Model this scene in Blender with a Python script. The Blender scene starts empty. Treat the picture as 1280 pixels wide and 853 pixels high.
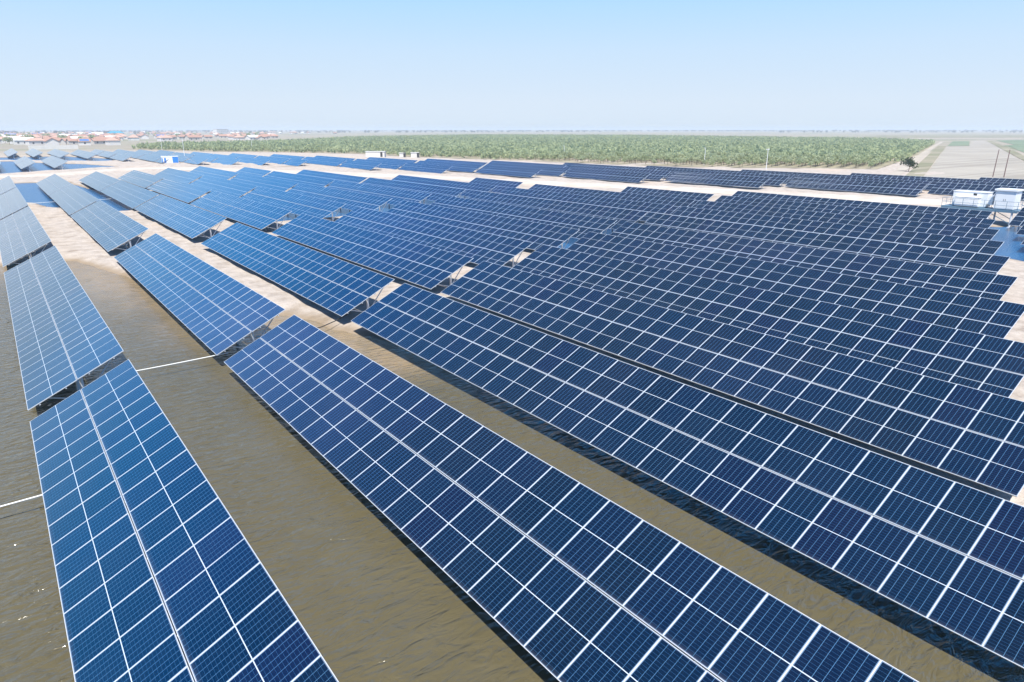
import bpy, bmesh, math, random
import numpy as np
from mathutils import Vector, Matrix

random.seed(7)
rng = np.random.default_rng(7)
R = math.radians
scene = bpy.context.scene
C = scene.collection

# ------------------------------------------------------------------ camera
CAM_Z = 11.67
cam_d = bpy.data.cameras.new("camera")
cam = bpy.data.objects.new("camera", cam_d)
C.objects.link(cam)
cam.location = (0, 0, CAM_Z)
cam.rotation_euler = (R(90 - 17.33), 0, R(-36.84))
cam_d.sensor_width = 36.0
cam_d.lens = 849.2 / 1280 * 36.0
cam_d.clip_start = 0.1
cam_d.clip_end = 40000
scene.camera = cam

# ------------------------------------------------------------------ light
SUN_DIR = Vector((-0.32, -0.42, 1.0)).normalized()      # towards the sun
SUN_EL = math.asin(SUN_DIR.z)
SUN_AZ = math.atan2(SUN_DIR.x, SUN_DIR.y)               # clockwise from +Y
world = bpy.data.worlds.new("World")
scene.world = world
world.use_nodes = True
wn = world.node_tree.nodes
wl = world.node_tree.links
wn.clear()
sky = wn.new("ShaderNodeTexSky")
sky.sky_type = 'NISHITA'
sky.sun_disc = False
sky.sun_elevation = SUN_EL
sky.sun_rotation = SUN_AZ
sky.altitude = 0
sky.air_density = 1.0
sky.dust_density = 0.6
sky.ozone_density = 2.2
bg = wn.new("ShaderNodeBackground")
SKY_STRENGTH = 0.075
bg.inputs["Strength"].default_value = SKY_STRENGTH
wo = wn.new("ShaderNodeOutputWorld")
# hazy band of air low over the horizon: pale lavender white turning to clear blue within some 20 degrees
tcw = wn.new("ShaderNodeTexCoord")
spw = wn.new("ShaderNodeSeparateXYZ")
wl.new(tcw.outputs["Generated"], spw.inputs[0])
rmp = wn.new("ShaderNodeValToRGB")
wl.new(spw.outputs[2], rmp.inputs[0])
SKY_STOPS = [(0.0, (0.468, 0.540, 0.615)), (0.035, (0.470, 0.548, 0.635)), (0.10, (0.405, 0.527, 0.660)), (0.165, (0.305, 0.490, 0.700)), (0.215, (0.190, 0.505, 0.95)), (0.30, (0.055, 0.390, 0.95)), (0.45, (0.014, 0.225, 0.74)), (0.62, (0.010, 0.130, 0.48))]  # azure above the view is boosted so panels and water reflect bluer
els = rmp.color_ramp.elements
while len(els) < len(SKY_STOPS):
    els.new(0.5)
for e_, (p_, c_) in zip(els, SKY_STOPS):
    e_.position = p_
    e_.color = (*c_, 1)
gain = wn.new("ShaderNodeVectorMath")
gain.operation = 'SCALE'
gain.inputs["Scale"].default_value = 1 / SKY_STRENGTH
wl.new(rmp.outputs[0], gain.inputs[0])
bl = wn.new("ShaderNodeMapRange")
bl.interpolation_type = 'SMOOTHSTEP'
wl.new(spw.outputs[2], bl.inputs[0])
bl.inputs[1].default_value = 0.40
bl.inputs[2].default_value = 0.75
mxw = wn.new("ShaderNodeMix")
mxw.data_type = 'RGBA'
wl.new(bl.outputs[0], mxw.inputs[0])
wl.new(gain.outputs[0], mxw.inputs[6])
wl.new(sky.outputs[0], mxw.inputs[7])
wl.new(mxw.outputs[2], bg.inputs[0])
wl.new(bg.outputs[0], wo.inputs[0])

sun_d = bpy.data.lights.new("sun", 'SUN')
sun_d.energy = 4.9
sun_d.angle = R(0.53)
sun_d.color = (1.0, 0.95, 0.87)
sun = bpy.data.objects.new("sun", sun_d)
C.objects.link(sun)
sun.rotation_euler = SUN_DIR.to_track_quat('Z', 'Y').to_euler()
sun.location = (-60, -120, 90)

vs = scene.view_settings
vs.view_transform = 'Standard'
vs.look = 'None'
vs.exposure = 0.6
vs.gamma = 1
vs.use_curve_mapping = False
scene.cycles.max_bounces = 6
scene.cycles.diffuse_bounces = 2
scene.cycles.glossy_bounces = 3
scene.cycles.volume_bounces = 1
scene.cycles.caustics_reflective = False
scene.cycles.caustics_refractive = False


# ------------------------------------------------------------------ material helpers
class NT:
    def __init__(self, name):
        self.m = bpy.data.materials.new(name)
        self.m.use_nodes = True
        self.t = self.m.node_tree
        self.n = self.t.nodes
        self.b = self.n["Principled BSDF"]

    def node(self, kind, **kw):
        nd = self.n.new(kind)
        for k, v in kw.items():
            setattr(nd, k, v)
        return nd

    def link(self, a, b):
        self.t.links.new(a, b)

    def val(self, sock, v):
        if isinstance(v, bpy.types.NodeSocket):
            self.link(v, sock)
        else:
            sock.default_value = v

    def math(self, op, a, b=0.0, c=0.0):
        nd = self.node("ShaderNodeMath", operation=op)
        for i, v in enumerate((a, b, c)):
            self.val(nd.inputs[i], v)
        return nd.outputs[0]

    def mix(self, f, a, b, blend='MIX'):
        nd = self.node("ShaderNodeMix", data_type='RGBA', blend_type=blend)
        self.val(nd.inputs[0], f)
        for s, v in ((nd.inputs[6], a), (nd.inputs[7], b)):
            self.val(s, (*v, 1) if isinstance(v, tuple) and len(v) == 3 else v)
        return nd.outputs[2]

    def noise(self, vec, scale, detail=4, rough=0.55, dist=0.0):
        nd = self.node("ShaderNodeTexNoise")
        self.link(vec, nd.inputs["Vector"])
        nd.inputs["Scale"].default_value = scale
        nd.inputs["Detail"].default_value = detail
        nd.inputs["Roughness"].default_value = rough
        nd.inputs["Distortion"].default_value = dist
        return nd.outputs["Fac"]

    def coords(self, kind="Object", scale=None, rot=None):
        tc = self.node("ShaderNodeTexCoord")
        if scale is None and rot is None:
            return tc.outputs[kind]
        mp = self.node("ShaderNodeMapping")
        self.link(tc.outputs[kind], mp.inputs[0])
        if scale:
            mp.inputs["Scale"].default_value = scale
        if rot:
            mp.inputs["Rotation"].default_value = rot
        return mp.outputs[0]

    def pos(self, scale=None, rot=None):
        g = self.node("ShaderNodeNewGeometry")
        if scale is None and rot is None:
            return g.outputs["Position"]
        mp = self.node("ShaderNodeMapping")
        self.link(g.outputs["Position"], mp.inputs[0])
        if scale:
            mp.inputs["Scale"].default_value = scale
        if rot:
            mp.inputs["Rotation"].default_value = rot
        return mp.outputs[0]

    def ramp(self, f, stops):
        nd = self.node("ShaderNodeValToRGB")
        self.link(f, nd.inputs[0])
        el = nd.color_ramp.elements
        while len(el) < len(stops):
            el.new(0.5)
        for e, (p, c) in zip(el, stops):
            e.position = p
            e.color = (*c, 1) if len(c) == 3 else c
        return nd.outputs[0]

    def smooth(self, f, a, b):
        nd = self.node("ShaderNodeMapRange", interpolation_type='SMOOTHSTEP')
        self.val(nd.inputs[0], f)
        nd.inputs[1].default_value = a
        nd.inputs[2].default_value = b
        return nd.outputs[0]

    def bump(self, h, strength, dist):
        nd = self.node("ShaderNodeBump")
        nd.inputs["Strength"].default_value = strength
        nd.inputs["Distance"].default_value = dist
        self.link(h, nd.inputs["Height"])
        self.link(nd.outputs[0], self.b.inputs["Normal"])

    def set(self, **kw):
        names = dict(color="Base Color", rough="Roughness", metal="Metallic", ior="IOR", spec="Specular IOR Level",
                     coat="Coat Weight", coat_rough="Coat Roughness", sheen="Sheen Weight", trans="Transmission Weight")
        for k, v in kw.items():
            s = self.b.inputs[names[k]]
            if isinstance(v, tuple) and len(v) == 3:
                v = (*v, 1)
            self.val(s, v)
        return self.m


def worn(name, col, rough=0.6, amount=0.25, scale=3.0, metal=0.0, dark=None):
    t = NT(name)
    n = t.noise(t.coords("Object"), scale, 5)
    d = dark or tuple(c * 0.6 for c in col)
    f = t.math('MULTIPLY', t.smooth(n, 0.45, 0.75), amount)
    t.set(color=t.mix(f, col, d), rough=rough, metal=metal)
    return t.m


# ---- solar glass: cells from the UV map (one unit per module)
def solar_glass(name, framed):
    t = NT(name)
    uv = t.node("ShaderNodeUVMap")
    sep = t.node("ShaderNodeSeparateXYZ")
    t.link(uv.outputs[0], sep.inputs[0])
    u, v = sep.outputs[0], sep.outputs[1]
    fu = t.math('FRACT', u)
    fv = t.math('FRACT', v)

    def line(x, n, w):
        f = t.math('FRACT', t.math('MULTIPLY', x, n))
        d = t.math('SUBTRACT', 0.5, t.math('ABSOLUTE', t.math('SUBTRACT', f, 0.5)))
        return t.math('LESS_THAN', d, w)
    # margins between the cells and the frame
    cu = t.math('DIVIDE', t.math('SUBTRACT', fu, 0.022), 0.956)
    cv = t.math('DIVIDE', t.math('SUBTRACT', fv, 0.014), 0.972)
    col_gap = line(cu, 6, 0.021)
    row_gap = line(cv, 24, 0.024)
    mid = t.math('LESS_THAN', t.math('ABSOLUTE', t.math('SUBTRACT', fv, 0.5)), 0.0050)
    edge_u = t.math('GREATER_THAN', t.math('ABSOLUTE', t.math('SUBTRACT', fu, 0.5)), 0.478 if not framed else 0.481)
    edge_v = t.math('GREATER_THAN', t.math('ABSOLUTE', t.math('SUBTRACT', fv, 0.5)), 0.4865 if not framed else 0.489)
    oi = t.node("ShaderNodeObjectInfo")
    # one module's tint: a constant per module, some bluer, some with a violet cast
    wn_ = t.node("ShaderNodeTexWhiteNoise", noise_dimensions='3D')
    cmb = t.node("ShaderNodeCombineXYZ")
    t.link(t.math('FLOOR', u), cmb.inputs[0])
    t.link(t.math('FLOOR', v), cmb.inputs[1])
    t.link(oi.outputs["Random"], cmb.inputs[2])
    t.link(cmb.outputs[0], wn_.inputs["Vector"])
    rnd = wn_.outputs["Value"]
    cell = t.ramp(rnd, [(0.0, (0.0001, 0.0074, 0.025)), (0.5, (0.0001, 0.0100, 0.034)), (0.85, (0.0004, 0.0084, 0.033)), (1.0, (0.0016, 0.0074, 0.034))])
    # thin film of dust
    dn = t.noise(t.pos(), 0.35, 5, 0.6)
    dust = t.math('MULTIPLY', t.smooth(dn, 0.35, 0.8), 0.010)
    cell = t.mix(dust, cell, (0.30, 0.30, 0.36))
    vn = t.noise(t.pos(), 0.045, 3, 0.5)
    cell = t.mix(t.math('MULTIPLY', t.smooth(vn, 0.48, 0.72), 0.05), cell, (0.13, 0.13, 0.30))  # broad patches of violet sheen on dust, put into the colour
    soil = t.math('MULTIPLY', t.math('SUBTRACT', 1.0, t.smooth(t.math('ADD', fv, t.math('MULTIPLY', dn, 0.05)), 0.015, 0.10)), 0.10)
    cell = t.mix(soil, cell, (0.20, 0.21, 0.23))
    if framed:
        c = t.mix(0.03, cell, (0.10, 0.24, 0.42))
    else:
        c = t.mix(t.math('MULTIPLY', row_gap, 0.45), cell, (0.055, 0.17, 0.33))
        c = t.mix(t.math('MULTIPLY', col_gap, 0.80), c, (0.10, 0.235, 0.40))
    # violet sheen of reflected sky on dust, painted into the colour around the second row
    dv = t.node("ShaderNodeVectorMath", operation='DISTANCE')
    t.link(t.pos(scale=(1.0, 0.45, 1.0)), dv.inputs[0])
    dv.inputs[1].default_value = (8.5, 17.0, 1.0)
    dusty_sheen = t.math('MULTIPLY', t.math('SUBTRACT', 1.0, t.smooth(dv.outputs["Value"], 1.0, 9.0)), t.math('ADD', 0.25, dn))
    c = t.mix(t.math('MULTIPLY', dusty_sheen, 0.10), c, (0.36, 0.32, 0.52))
    c = t.mix(mid, c, (0.50, 0.56, 0.63))
    if framed:
        edge = t.math('MAXIMUM', edge_u, edge_v)
        c = t.mix(edge, c, (0.47, 0.53, 0.60))
    else:
        edge = t.math('MAXIMUM', edge_u, edge_v)
        c = t.mix(t.math('MULTIPLY', edge, 0.4), c, (0.35, 0.42, 0.52))
    rn = t.noise(t.pos(), 1.7, 3)
    rough = t.math('ADD', 0.05, t.math('MULTIPLY', rn, 0.06))
    t.set(color=c, rough=rough, ior=1.5, spec=0.5, coat=0.28, coat_rough=0.04)
    # a few droppings
    vor = t.node("ShaderNodeTexVoronoi")
    t.link(t.pos(), vor.inputs["Vector"])
    vor.inputs["Scale"].default_value = 0.8
    sp = t.math('LESS_THAN', vor.outputs["Distance"], 0.03)
    sp = t.math('MULTIPLY', sp, t.math('GREATER_THAN', t.noise(t.pos(), 0.9, 1), 0.60))
    c2 = t.mix(t.math('MULTIPLY', sp, 0.7), c, (0.55, 0.56, 0.55))
    t.set(color=c2)
    return t.m


M = {}
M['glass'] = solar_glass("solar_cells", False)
M['glass_far'] = solar_glass("solar_cells_framed", True)
M['alu'] = worn("anodised_aluminium", (0.57, 0.60, 0.64), 0.45, 0.15, 2.0, 0.0)
M['backsheet'] = worn("panel_backsheet", (0.045, 0.07, 0.095), 0.4)
M['galv'] = worn("galvanised_steel", (0.74, 0.76, 0.78), 0.45, 0.3, 6.0, 0.0)
M['concrete'] = worn("concrete_pile", (0.50, 0.48, 0.45), 0.85, 0.4, 4.0)
M['white'] = worn("white_enamel", (0.80, 0.82, 0.83), 0.45, 0.12, 1.5)
M['deckblue'] = worn("blue_grey_steel", (0.10, 0.19, 0.27), 0.5, 0.3, 2.0)
M['bluepaint'] = worn("bright_blue_paint", (0.02, 0.20, 0.62), 0.45, 0.2, 2.0)
M['dark'] = worn("dark_rubber", (0.03, 0.03, 0.03), 0.7)
M['pvc'] = worn("white_pvc", (0.78, 0.80, 0.80), 0.5, 0.15, 1.0)
M['rust'] = worn("weathered_pole", (0.17, 0.11, 0.10), 0.8, 0.4, 1.0)
M['rooftile'] = worn("red_roof_tile", (0.37, 0.215, 0.16), 0.8, 0.6, 0.3, dark=(0.31, 0.215, 0.175))
M['roofpale'] = worn("faded_roof_tile", (0.48, 0.31, 0.245), 0.8, 0.5, 0.3, dark=(0.38, 0.28, 0.23))
M['roofgrey'] = worn("pale_sheet_roof", (0.66, 0.66, 0.64), 0.7, 0.3, 0.3)
M['roofblue'] = worn("blue_sheet_roof", (0.06, 0.16, 0.40), 0.45, 0.3, 0.3)
M['roofteal'] = worn("teal_sheet_roof", (0.02, 0.28, 0.42), 0.5, 0.3, 0.3)
M['plaster'] = worn("pale_plaster", (0.52, 0.49, 0.44), 0.85, 0.3, 0.4)
M['plaster_white'] = worn("white_plaster", (0.64, 0.62, 0.59), 0.85, 0.2, 0.4)
M['window'] = worn("dark_window_glass", (0.05, 0.06, 0.08), 0.15)
M['bark'] = worn("tree_bark", (0.16, 0.12, 0.09), 0.9, 0.5, 5.0)


def leaf_mat(name, cols, scale):
    t = NT(name)
    g = t.node("ShaderNodeObjectInfo")
    n = t.noise(t.pos(), scale, 3, 0.6)
    at = t.node("ShaderNodeAttribute", attribute_name="tint")
    f = t.math('ADD', t.math('MULTIPLY', n, 0.6), t.math('MULTIPLY', t.math('ADD', at.outputs["Fac"], g.outputs["Random"]), 0.3))
    c = t.ramp(f, [(0.15, cols[0]), (0.5, cols[1]), (0.85, cols[2])])
    t.set(color=c, rough=0.6, spec=0.2)
    tl = t.node("ShaderNodeBsdfTranslucent")
    t.link(c, tl.inputs[0])
    ms = t.node("ShaderNodeMixShader")
    ms.inputs[0].default_value = 0.5
    t.link(t.b.outputs[0], ms.inputs[1])
    t.link(tl.outputs[0], ms.inputs[2])
    t.link(ms.outputs[0], t.n["Material Output"].inputs["Surface"])
    return t.m


M['leaf'] = leaf_mat("orchard_leaves", [(0.26, 0.315, 0.155), (0.39, 0.45, 0.255), (0.48, 0.525, 0.335)], 0.05)
M['leaf_dark'] = leaf_mat("dark_leaves", [(0.03, 0.055, 0.025), (0.055, 0.09, 0.04), (0.09, 0.12, 0.06)], 0.3)
M['leaf_far'] = leaf_mat("distant_leaves", [(0.05, 0.06, 0.05), (0.075, 0.085, 0.065), (0.10, 0.11, 0.08)], 0.01)


# ------------------------------------------------------------------ object helpers
def tag(o, label=None, cat=None, group=None, kind=None):
    if label:
        o["label"] = label
    if cat:
        o["category"] = cat
    if group:
        o["group"] = group
    if kind:
        o["kind"] = kind
    return o


def empty(name, loc=(0, 0, 0), rotz=0.0):
    o = bpy.data.objects.new(name, None)
    o.empty_display_size = 0.3
    o.location = loc
    o.rotation_euler = (0, 0, rotz)
    C.objects.link(o)
    return o


class MB:
    """collects shapes of ONE part and links them as one mesh object"""

    def __init__(self):
        self.v, self.f, self.mi = [], [], []

    def quad(self, pts, mi=0):
        b = len(self.v)
        self.v += [tuple(p) for p in pts]
        self.f.append(tuple(range(b, b + len(pts))))
        self.mi.append(mi)

    def box(self, lo, hi, mi=0, mat=None):
        x0, y0, z0 = lo
        x1, y1, z1 = hi
        c = [(x0, y0, z0), (x1, y0, z0), (x1, y1, z0), (x0, y1, z0), (x0, y0, z1), (x1, y0, z1), (x1, y1, z1), (x0, y1, z1)]
        if mat is not None:
            c = [tuple(mat @ Vector(p)) for p in c]
        b = len(self.v)
        self.v += c
        for f in ((0, 3, 2, 1), (4, 5, 6, 7), (0, 1, 5, 4), (1, 2, 6, 5), (2, 3, 7, 6), (3, 0, 4, 7)):
            self.f.append(tuple(b + i for i in f))
            self.mi.append(mi)
        return self

    def bar(self, a, b, w, h=None, mi=0):
        """rectangular bar from a to b"""
        a, b = Vector(a), Vector(b)
        h = h or w
        d = b - a
        m = Matrix.Translation(a) @ d.to_track_quat('X', 'Z').to_matrix().to_4x4()
        return self.box((0, -w / 2, -h / 2), (d.length, w / 2, h / 2), mi, m)

    def tube(self, pts, r, seg=8, mi=0, r2=None):
        pts = [Vector(p) for p in pts]
        rings = []
        n = len(pts)
        for i, p in enumerate(pts):
            d = (pts[min(i + 1, n - 1)] - pts[max(i - 1, 0)]).normalized()
            q = d.to_track_quat('Z', 'Y')
            rr = r if r2 is None else r + (r2 - r) * i / (n - 1)
            b = len(self.v)
            for k in range(seg):
                a = 2 * math.pi * k / seg
                self.v.append(tuple(p + q @ Vector((math.cos(a) * rr, math.sin(a) * rr, 0))))
            rings.append(b)
        for i in range(n - 1):
            for k in range(seg):
                k2 = (k + 1) % seg
                self.f.append((rings[i] + k, rings[i] + k2, rings[i + 1] + k2, rings[i + 1] + k))
                self.mi.append(mi)
        self.f.append(tuple(rings[0] + k for k in reversed(range(seg))))
        self.mi.append(mi)
        self.f.append(tuple(rings[-1] + k for k in range(seg)))
        self.mi.append(mi)
        return self

    def mesh(self, name, mats):
        me = bpy.data.meshes.new(name)
        me.from_pydata(self.v, [], self.f)
        for m in mats:
            me.materials.append(m)
        me.polygons.foreach_set("material_index", self.mi)
        me.update()
        return me

    def build(self, name, mats, parent=None, loc=(0, 0, 0)):
        if not isinstance(mats, (list, tuple)):
            mats = [mats]
        return link(name, self.mesh(name, mats), parent, loc)


def link(name, me, parent=None, loc=(0, 0, 0), rot=(0, 0, 0)):
    o = bpy.data.objects.new(name, me)
    o.location = loc
    o.rotation_euler = rot
    if parent is not None:
        o.parent = parent
    C.objects.link(o)
    return o


def np_mesh(name, verts, faces, mats, attr=None):
    me = bpy.data.meshes.new(name)
    nv, nf = len(verts), len(faces)
    k = faces.shape[1]
    me.vertices.add(nv)
    me.vertices.foreach_set("co", verts.astype(np.float32).ravel())
    me.loops.add(nf * k)
    me.loops.foreach_set("vertex_index", faces.astype(np.int32).ravel())
    me.polygons.add(nf)
    me.polygons.foreach_set("loop_start", np.arange(0, nf * k, k, dtype=np.int32))
    if attr:
        for an, av in attr.items():
            a = me.attributes.new(an, 'FLOAT', 'POINT')
            a.data.foreach_set("value", av.astype(np.float32))
    for m in mats:
        me.materials.append(m)
    me.update(calc_edges=True)
    return me


# ------------------------------------------------------------------ terrain with ponds
LAND = 0.30
KF = 0.958      # plan scale of what stands on the plain
KW = 0.936      # plan scale of the ponds
PONDS = [
    [(-90, -60), (-90, 83), (-3, 80.5), (4.5, 79), (6.2, 72.8), (8.4, 65), (12, 52), (16.1, 38.6), (17.6, 35.4), (20.5, 31.5), (23.5, 22), (24.5, 5), (24.5, -60)],
    [(-40, 150), (2, 153), (4.9, 150), (7.6, 140), (13, 126), (16.5, 124), (18.5, 132), (17.5, 165), (14, 200), (6, 205), (-40, 207)],
    [(-70, 238), (1.8, 250), (17, 262), (36, 277), (27, 305), (15, 326), (8, 345), (-70, 345)],
    [(-70, 368), (9, 362), (30, 338), (38, 324), (47, 338), (32, 385), (-70, 420)],
    [(79, 12), (80.8, 22.8), (82, 25.5), (90, 30.5), (98, 34), (104.5, 35), (109, 31), (118, 14), (104, -8), (84, -6)],
    [(28, 97), (70, 99), (75, 119), (30, 114)],
    [(47, 56), (68, 58), (66, 67), (48, 65)],
]


PONDS = [[(px_ * KW, py_ * KW) for px_, py_ in P] for P in PONDS]


def pond_sd(x, y):
    """signed distance to the nearest shore, positive inside a pond"""
    best = np.full(x.shape, -1e9)
    for P in PONDS:
        d2 = np.full(x.shape, 1e18)
        ins = np.zeros(x.shape, bool)
        n = len(P)
        for i in range(n):
            ax, ay = P[i]
            bx, by = P[(i + 1) % n]
            ex, ey = bx - ax, by - ay
            t = np.clip(((x - ax) * ex + (y - ay) * ey) / (ex * ex + ey * ey), 0, 1)
            dx, dy = x - (ax + t * ex), y - (ay + t * ey)
            d2 = np.minimum(d2, dx * dx + dy * dy)
            c = (ay > y) != (by > y)
            xi = ax + (y - ay) * ex / (ey if abs(ey) > 1e-9 else 1e-9)
            ins ^= c & (x < xi)
        d = np.sqrt(d2)
        best = np.maximum(best, np.where(ins, d, -d))
    return best


def wob(x, y, s, seed):
    r = np.random.default_rng(seed)
    out = np.zeros(x.shape)
    for k in range(7):
        a = r.uniform(0, 2 * math.pi)
        f = s * r.uniform(0.5, 2.2)
        out += np.sin((x * math.cos(a) + y * math.sin(a)) * f + r.uniform(0, 6.28)) / 7 * 1.8
    return out


def axis(lo, hi, step, far, neg_far):
    a = list(np.arange(lo, hi + 1e-6, step))
    s = step
    up = [a[-1]]
    while up[-1] < far:
        s *= 1.25
        up.append(up[-1] + s)
    s = step
    dn = [a[0]]
    while dn[-1] > -neg_far:
        s *= 1.25
        dn.append(dn[-1] - s)
    return np.array(dn[:0:-1] + a + up[1:])


gx = axis(-24, 112, 0.8, 9000, 3000)
gy = axis(-12, 300, 0.9, 9000, 600)
GX, GY = np.meshgrid(gx, gy, indexing='xy')
SD = pond_sd(GX, GY) + 0.55 * wob(GX, GY, 0.55, 3) + 0.25 * wob(GX, GY, 1.7, 5)
near_w = np.clip(1.5 - np.hypot(GX - 50, GY - 120) / 260, 0, 1)
land_h = LAND + near_w * (0.13 * wob(GX, GY, 0.22, 8) + 0.06 * wob(GX, GY, 0.9, 9) + 0.035 * wob(GX, GY, 2.4, 10))
tt = np.clip((SD + 2.6) / 5.2, 0, 1)
tt = tt * tt * (3 - 2 * tt)
H = land_h * (1 - tt) + (-0.62) * tt


def grid_mesh(name, xs, ys, Z, mats, attr=None):
    ny, nx = Z.shape
    XX, YY = np.meshgrid(xs, ys, indexing='xy')
    V = np.stack([XX, YY, Z], -1).reshape(-1, 3)
    idx = np.arange(nx * ny).reshape(ny, nx)
    F = np.stack([idx[:-1, :-1], idx[:-1, 1:], idx[1:, 1:], idx[1:, :-1]], -1).reshape(-1, 4)
    me = np_mesh(name, V, F, mats, attr)
    me.polygons.foreach_set("use_smooth", np.ones(len(F), bool))
    return me


def sand_material():
    t = NT("pale_sandy_earth")
    p = t.pos()
    n1 = t.noise(p, 0.06, 5, 0.6)
    n2 = t.noise(p, 0.8, 6, 0.65)
    n3 = t.noise(p, 6.0, 4, 0.6)
    c = t.ramp(n2, [(0.25, (0.27, 0.225, 0.185)), (0.5, (0.43, 0.38, 0.335)), (0.78, (0.56, 0.505, 0.455))])
    c = t.mix(t.math('MULTIPLY', t.smooth(n1, 0.5, 0.75), 0.5), c, (0.55, 0.42, 0.31))
    c = t.mix(t.math('MULTIPLY', t.smooth(n3, 0.57, 0.75), 0.65), c, (0.20, 0.16, 0.125))
    # wheel tracks running along the rows
    tr = t.noise(t.pos(scale=(2.2, 0.09, 1.0)), 1.0, 3, 0.6, 0.4)
    c = t.mix(t.math('MULTIPLY', t.smooth(tr, 0.55, 0.7), 0.3), c, (0.54, 0.49, 0.44))
    # farmland tone far away from the park
    dist = t.node("ShaderNodeVectorMath", operation='DISTANCE')
    t.link(t.pos(), dist.inputs[0])
    dist.inputs[1].default_value = (60, 100, 0.5)
    far = t.smooth(dist.outputs["Value"], 230, 420)
    fn = t.noise(t.pos(scale=(0.7, 1.6, 1)), 0.006, 4, 0.6)
    fcol = t.ramp(fn, [(0.3, (0.23, 0.21, 0.16)), (0.5, (0.32, 0.285, 0.23)), (0.62, (0.19, 0.205, 0.125)), (0.75, (0.34, 0.30, 0.25))])
    fcol = t.mix(t.math('MULTIPLY', n2, 0.25), fcol, (0.28, 0.26, 0.20))
    c = t.mix(far, c, fcol)
    # wet margin at the waterline
    sp = t.node("ShaderNodeSeparateXYZ")
    t.link(t.pos(), sp.inputs[0])
    wet = t.math('SUBTRACT', 1.0, t.smooth(sp.outputs[2], 0.02, 0.24))
    c = t.mix(t.math('MULTIPLY', wet, 0.75), c, (0.25, 0.185, 0.115))
    t.set(color=c, rough=0.9, spec=0.15)
    n4 = t.noise(p, 2.2, 5, 0.65)
    h = t.math('ADD', t.math('MULTIPLY', n2, 0.6), t.math('ADD', t.math('MULTIPLY', n3, 0.25), t.math('MULTIPLY', n4, 0.4)))
    t.bump(h, 1.0, 0.30)
    return t.m


M['sand'] = sand_material()
tag(link("ground", grid_mesh("ground", gx, gy, H, [M['sand']])), kind='structure')


def water_material():
    t = NT("silty_pond_water")
    at = t.node("ShaderNodeAttribute", attribute_name="shore")
    n = t.noise(t.pos(), 0.12, 4, 0.6, 0.6)
    d = t.math('ADD', at.outputs["Fac"], t.math('MULTIPLY', t.math('SUBTRACT', n, 0.5), 7.0))
    c = t.mix(t.smooth(d, 0.3, 9.0), (0.27, 0.205, 0.125), (0.096, 0.083, 0.047))
    n2 = t.noise(t.pos(), 0.5, 4, 0.6, 0.8)
    c = t.mix(t.math('MULTIPLY', t.smooth(n2, 0.4, 0.7), 0.35), c, (0.116, 0.102, 0.062))
    skyblue_pond = t.smooth(at.outputs['Fac'], 36.0, 39.0)          # these ponds get the blue of reflected sky as base colour
    c = t.mix(skyblue_pond, c, (0.012, 0.075, 0.190))
    t.set(color=c, rough=t.math('ADD', 0.11, t.math('MULTIPLY', skyblue_pond, 0.13)), ior=1.333, spec=0.5)
    w1 = t.noise(t.pos(scale=(1.0, 2.7, 1.0), rot=(0, 0, R(-24))), 1.2, 3, 0.5, 0.8)
    w2 = t.noise(t.pos(scale=(1.0, 2.2, 1.0), rot=(0, 0, R(-40))), 2.3, 2, 0.5, 0.6)
    gust = t.noise(t.pos(), 0.09, 3, 0.6)
    h = t.math('ADD', w1, t.math('MULTIPLY', w2, 0.22))
    amp = t.math('ADD', 0.55, t.math('MULTIPLY', gust, 0.9))
    amp = t.math('MULTIPLY', amp, t.math('SUBTRACT', 1.0, t.math('MULTIPLY', skyblue_pond, 0.85)))
    t.bump(t.math('MULTIPLY', h, amp), 1.0, 0.15)
    return t.m


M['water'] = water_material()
wx = np.concatenate([np.arange(-90, 122, 2.0)])
wy = np.concatenate([np.arange(-60, 424, 2.0)])
WX, WY = np.meshgrid(wx, wy, indexing='xy')
_all = PONDS
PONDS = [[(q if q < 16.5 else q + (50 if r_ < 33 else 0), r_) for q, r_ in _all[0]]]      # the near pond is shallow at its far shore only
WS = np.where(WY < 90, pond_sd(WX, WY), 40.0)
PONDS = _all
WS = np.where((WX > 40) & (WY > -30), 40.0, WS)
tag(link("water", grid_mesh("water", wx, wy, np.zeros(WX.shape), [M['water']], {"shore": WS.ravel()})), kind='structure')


# ------------------------------------------------------------------ fields, tracks (flat sheets a little above the plain)
def ccw(pts):
    pts = [(px_ * KF, py_ * KF) for px_, py_ in pts]
    a = sum(pts[i][0] * pts[(i + 1) % len(pts)][1] - pts[(i + 1) % len(pts)][0] * pts[i][1] for i in range(len(pts)))
    return pts if a > 0 else pts[::-1]


def sheet(name, pts, z, mat):
    mb = MB()
    mb.quad([(x, y, z) for x, y in ccw(pts)])
    return tag(mb.build(name, mat), kind='structure')


def field_mat(name, c0, c1, ang, stripe=0.35, scale=0.5):
    t = NT(name)
    n = t.noise(t.pos(), 0.03, 5, 0.6)
    c = t.mix(t.smooth(n, 0.35, 0.7), c0, c1)
    s = t.noise(t.pos(scale=(0.012, 1.0, 1.0), rot=(0, 0, -ang)), scale, 2, 0.5)
    c = t.mix(t.math('MULTIPLY', t.smooth(s, 0.5, 0.62), stripe), c, tuple(x * 0.62 for x in c0))
    t.set(color=c, rough=0.95, spec=0.1)
    return t.m


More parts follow.
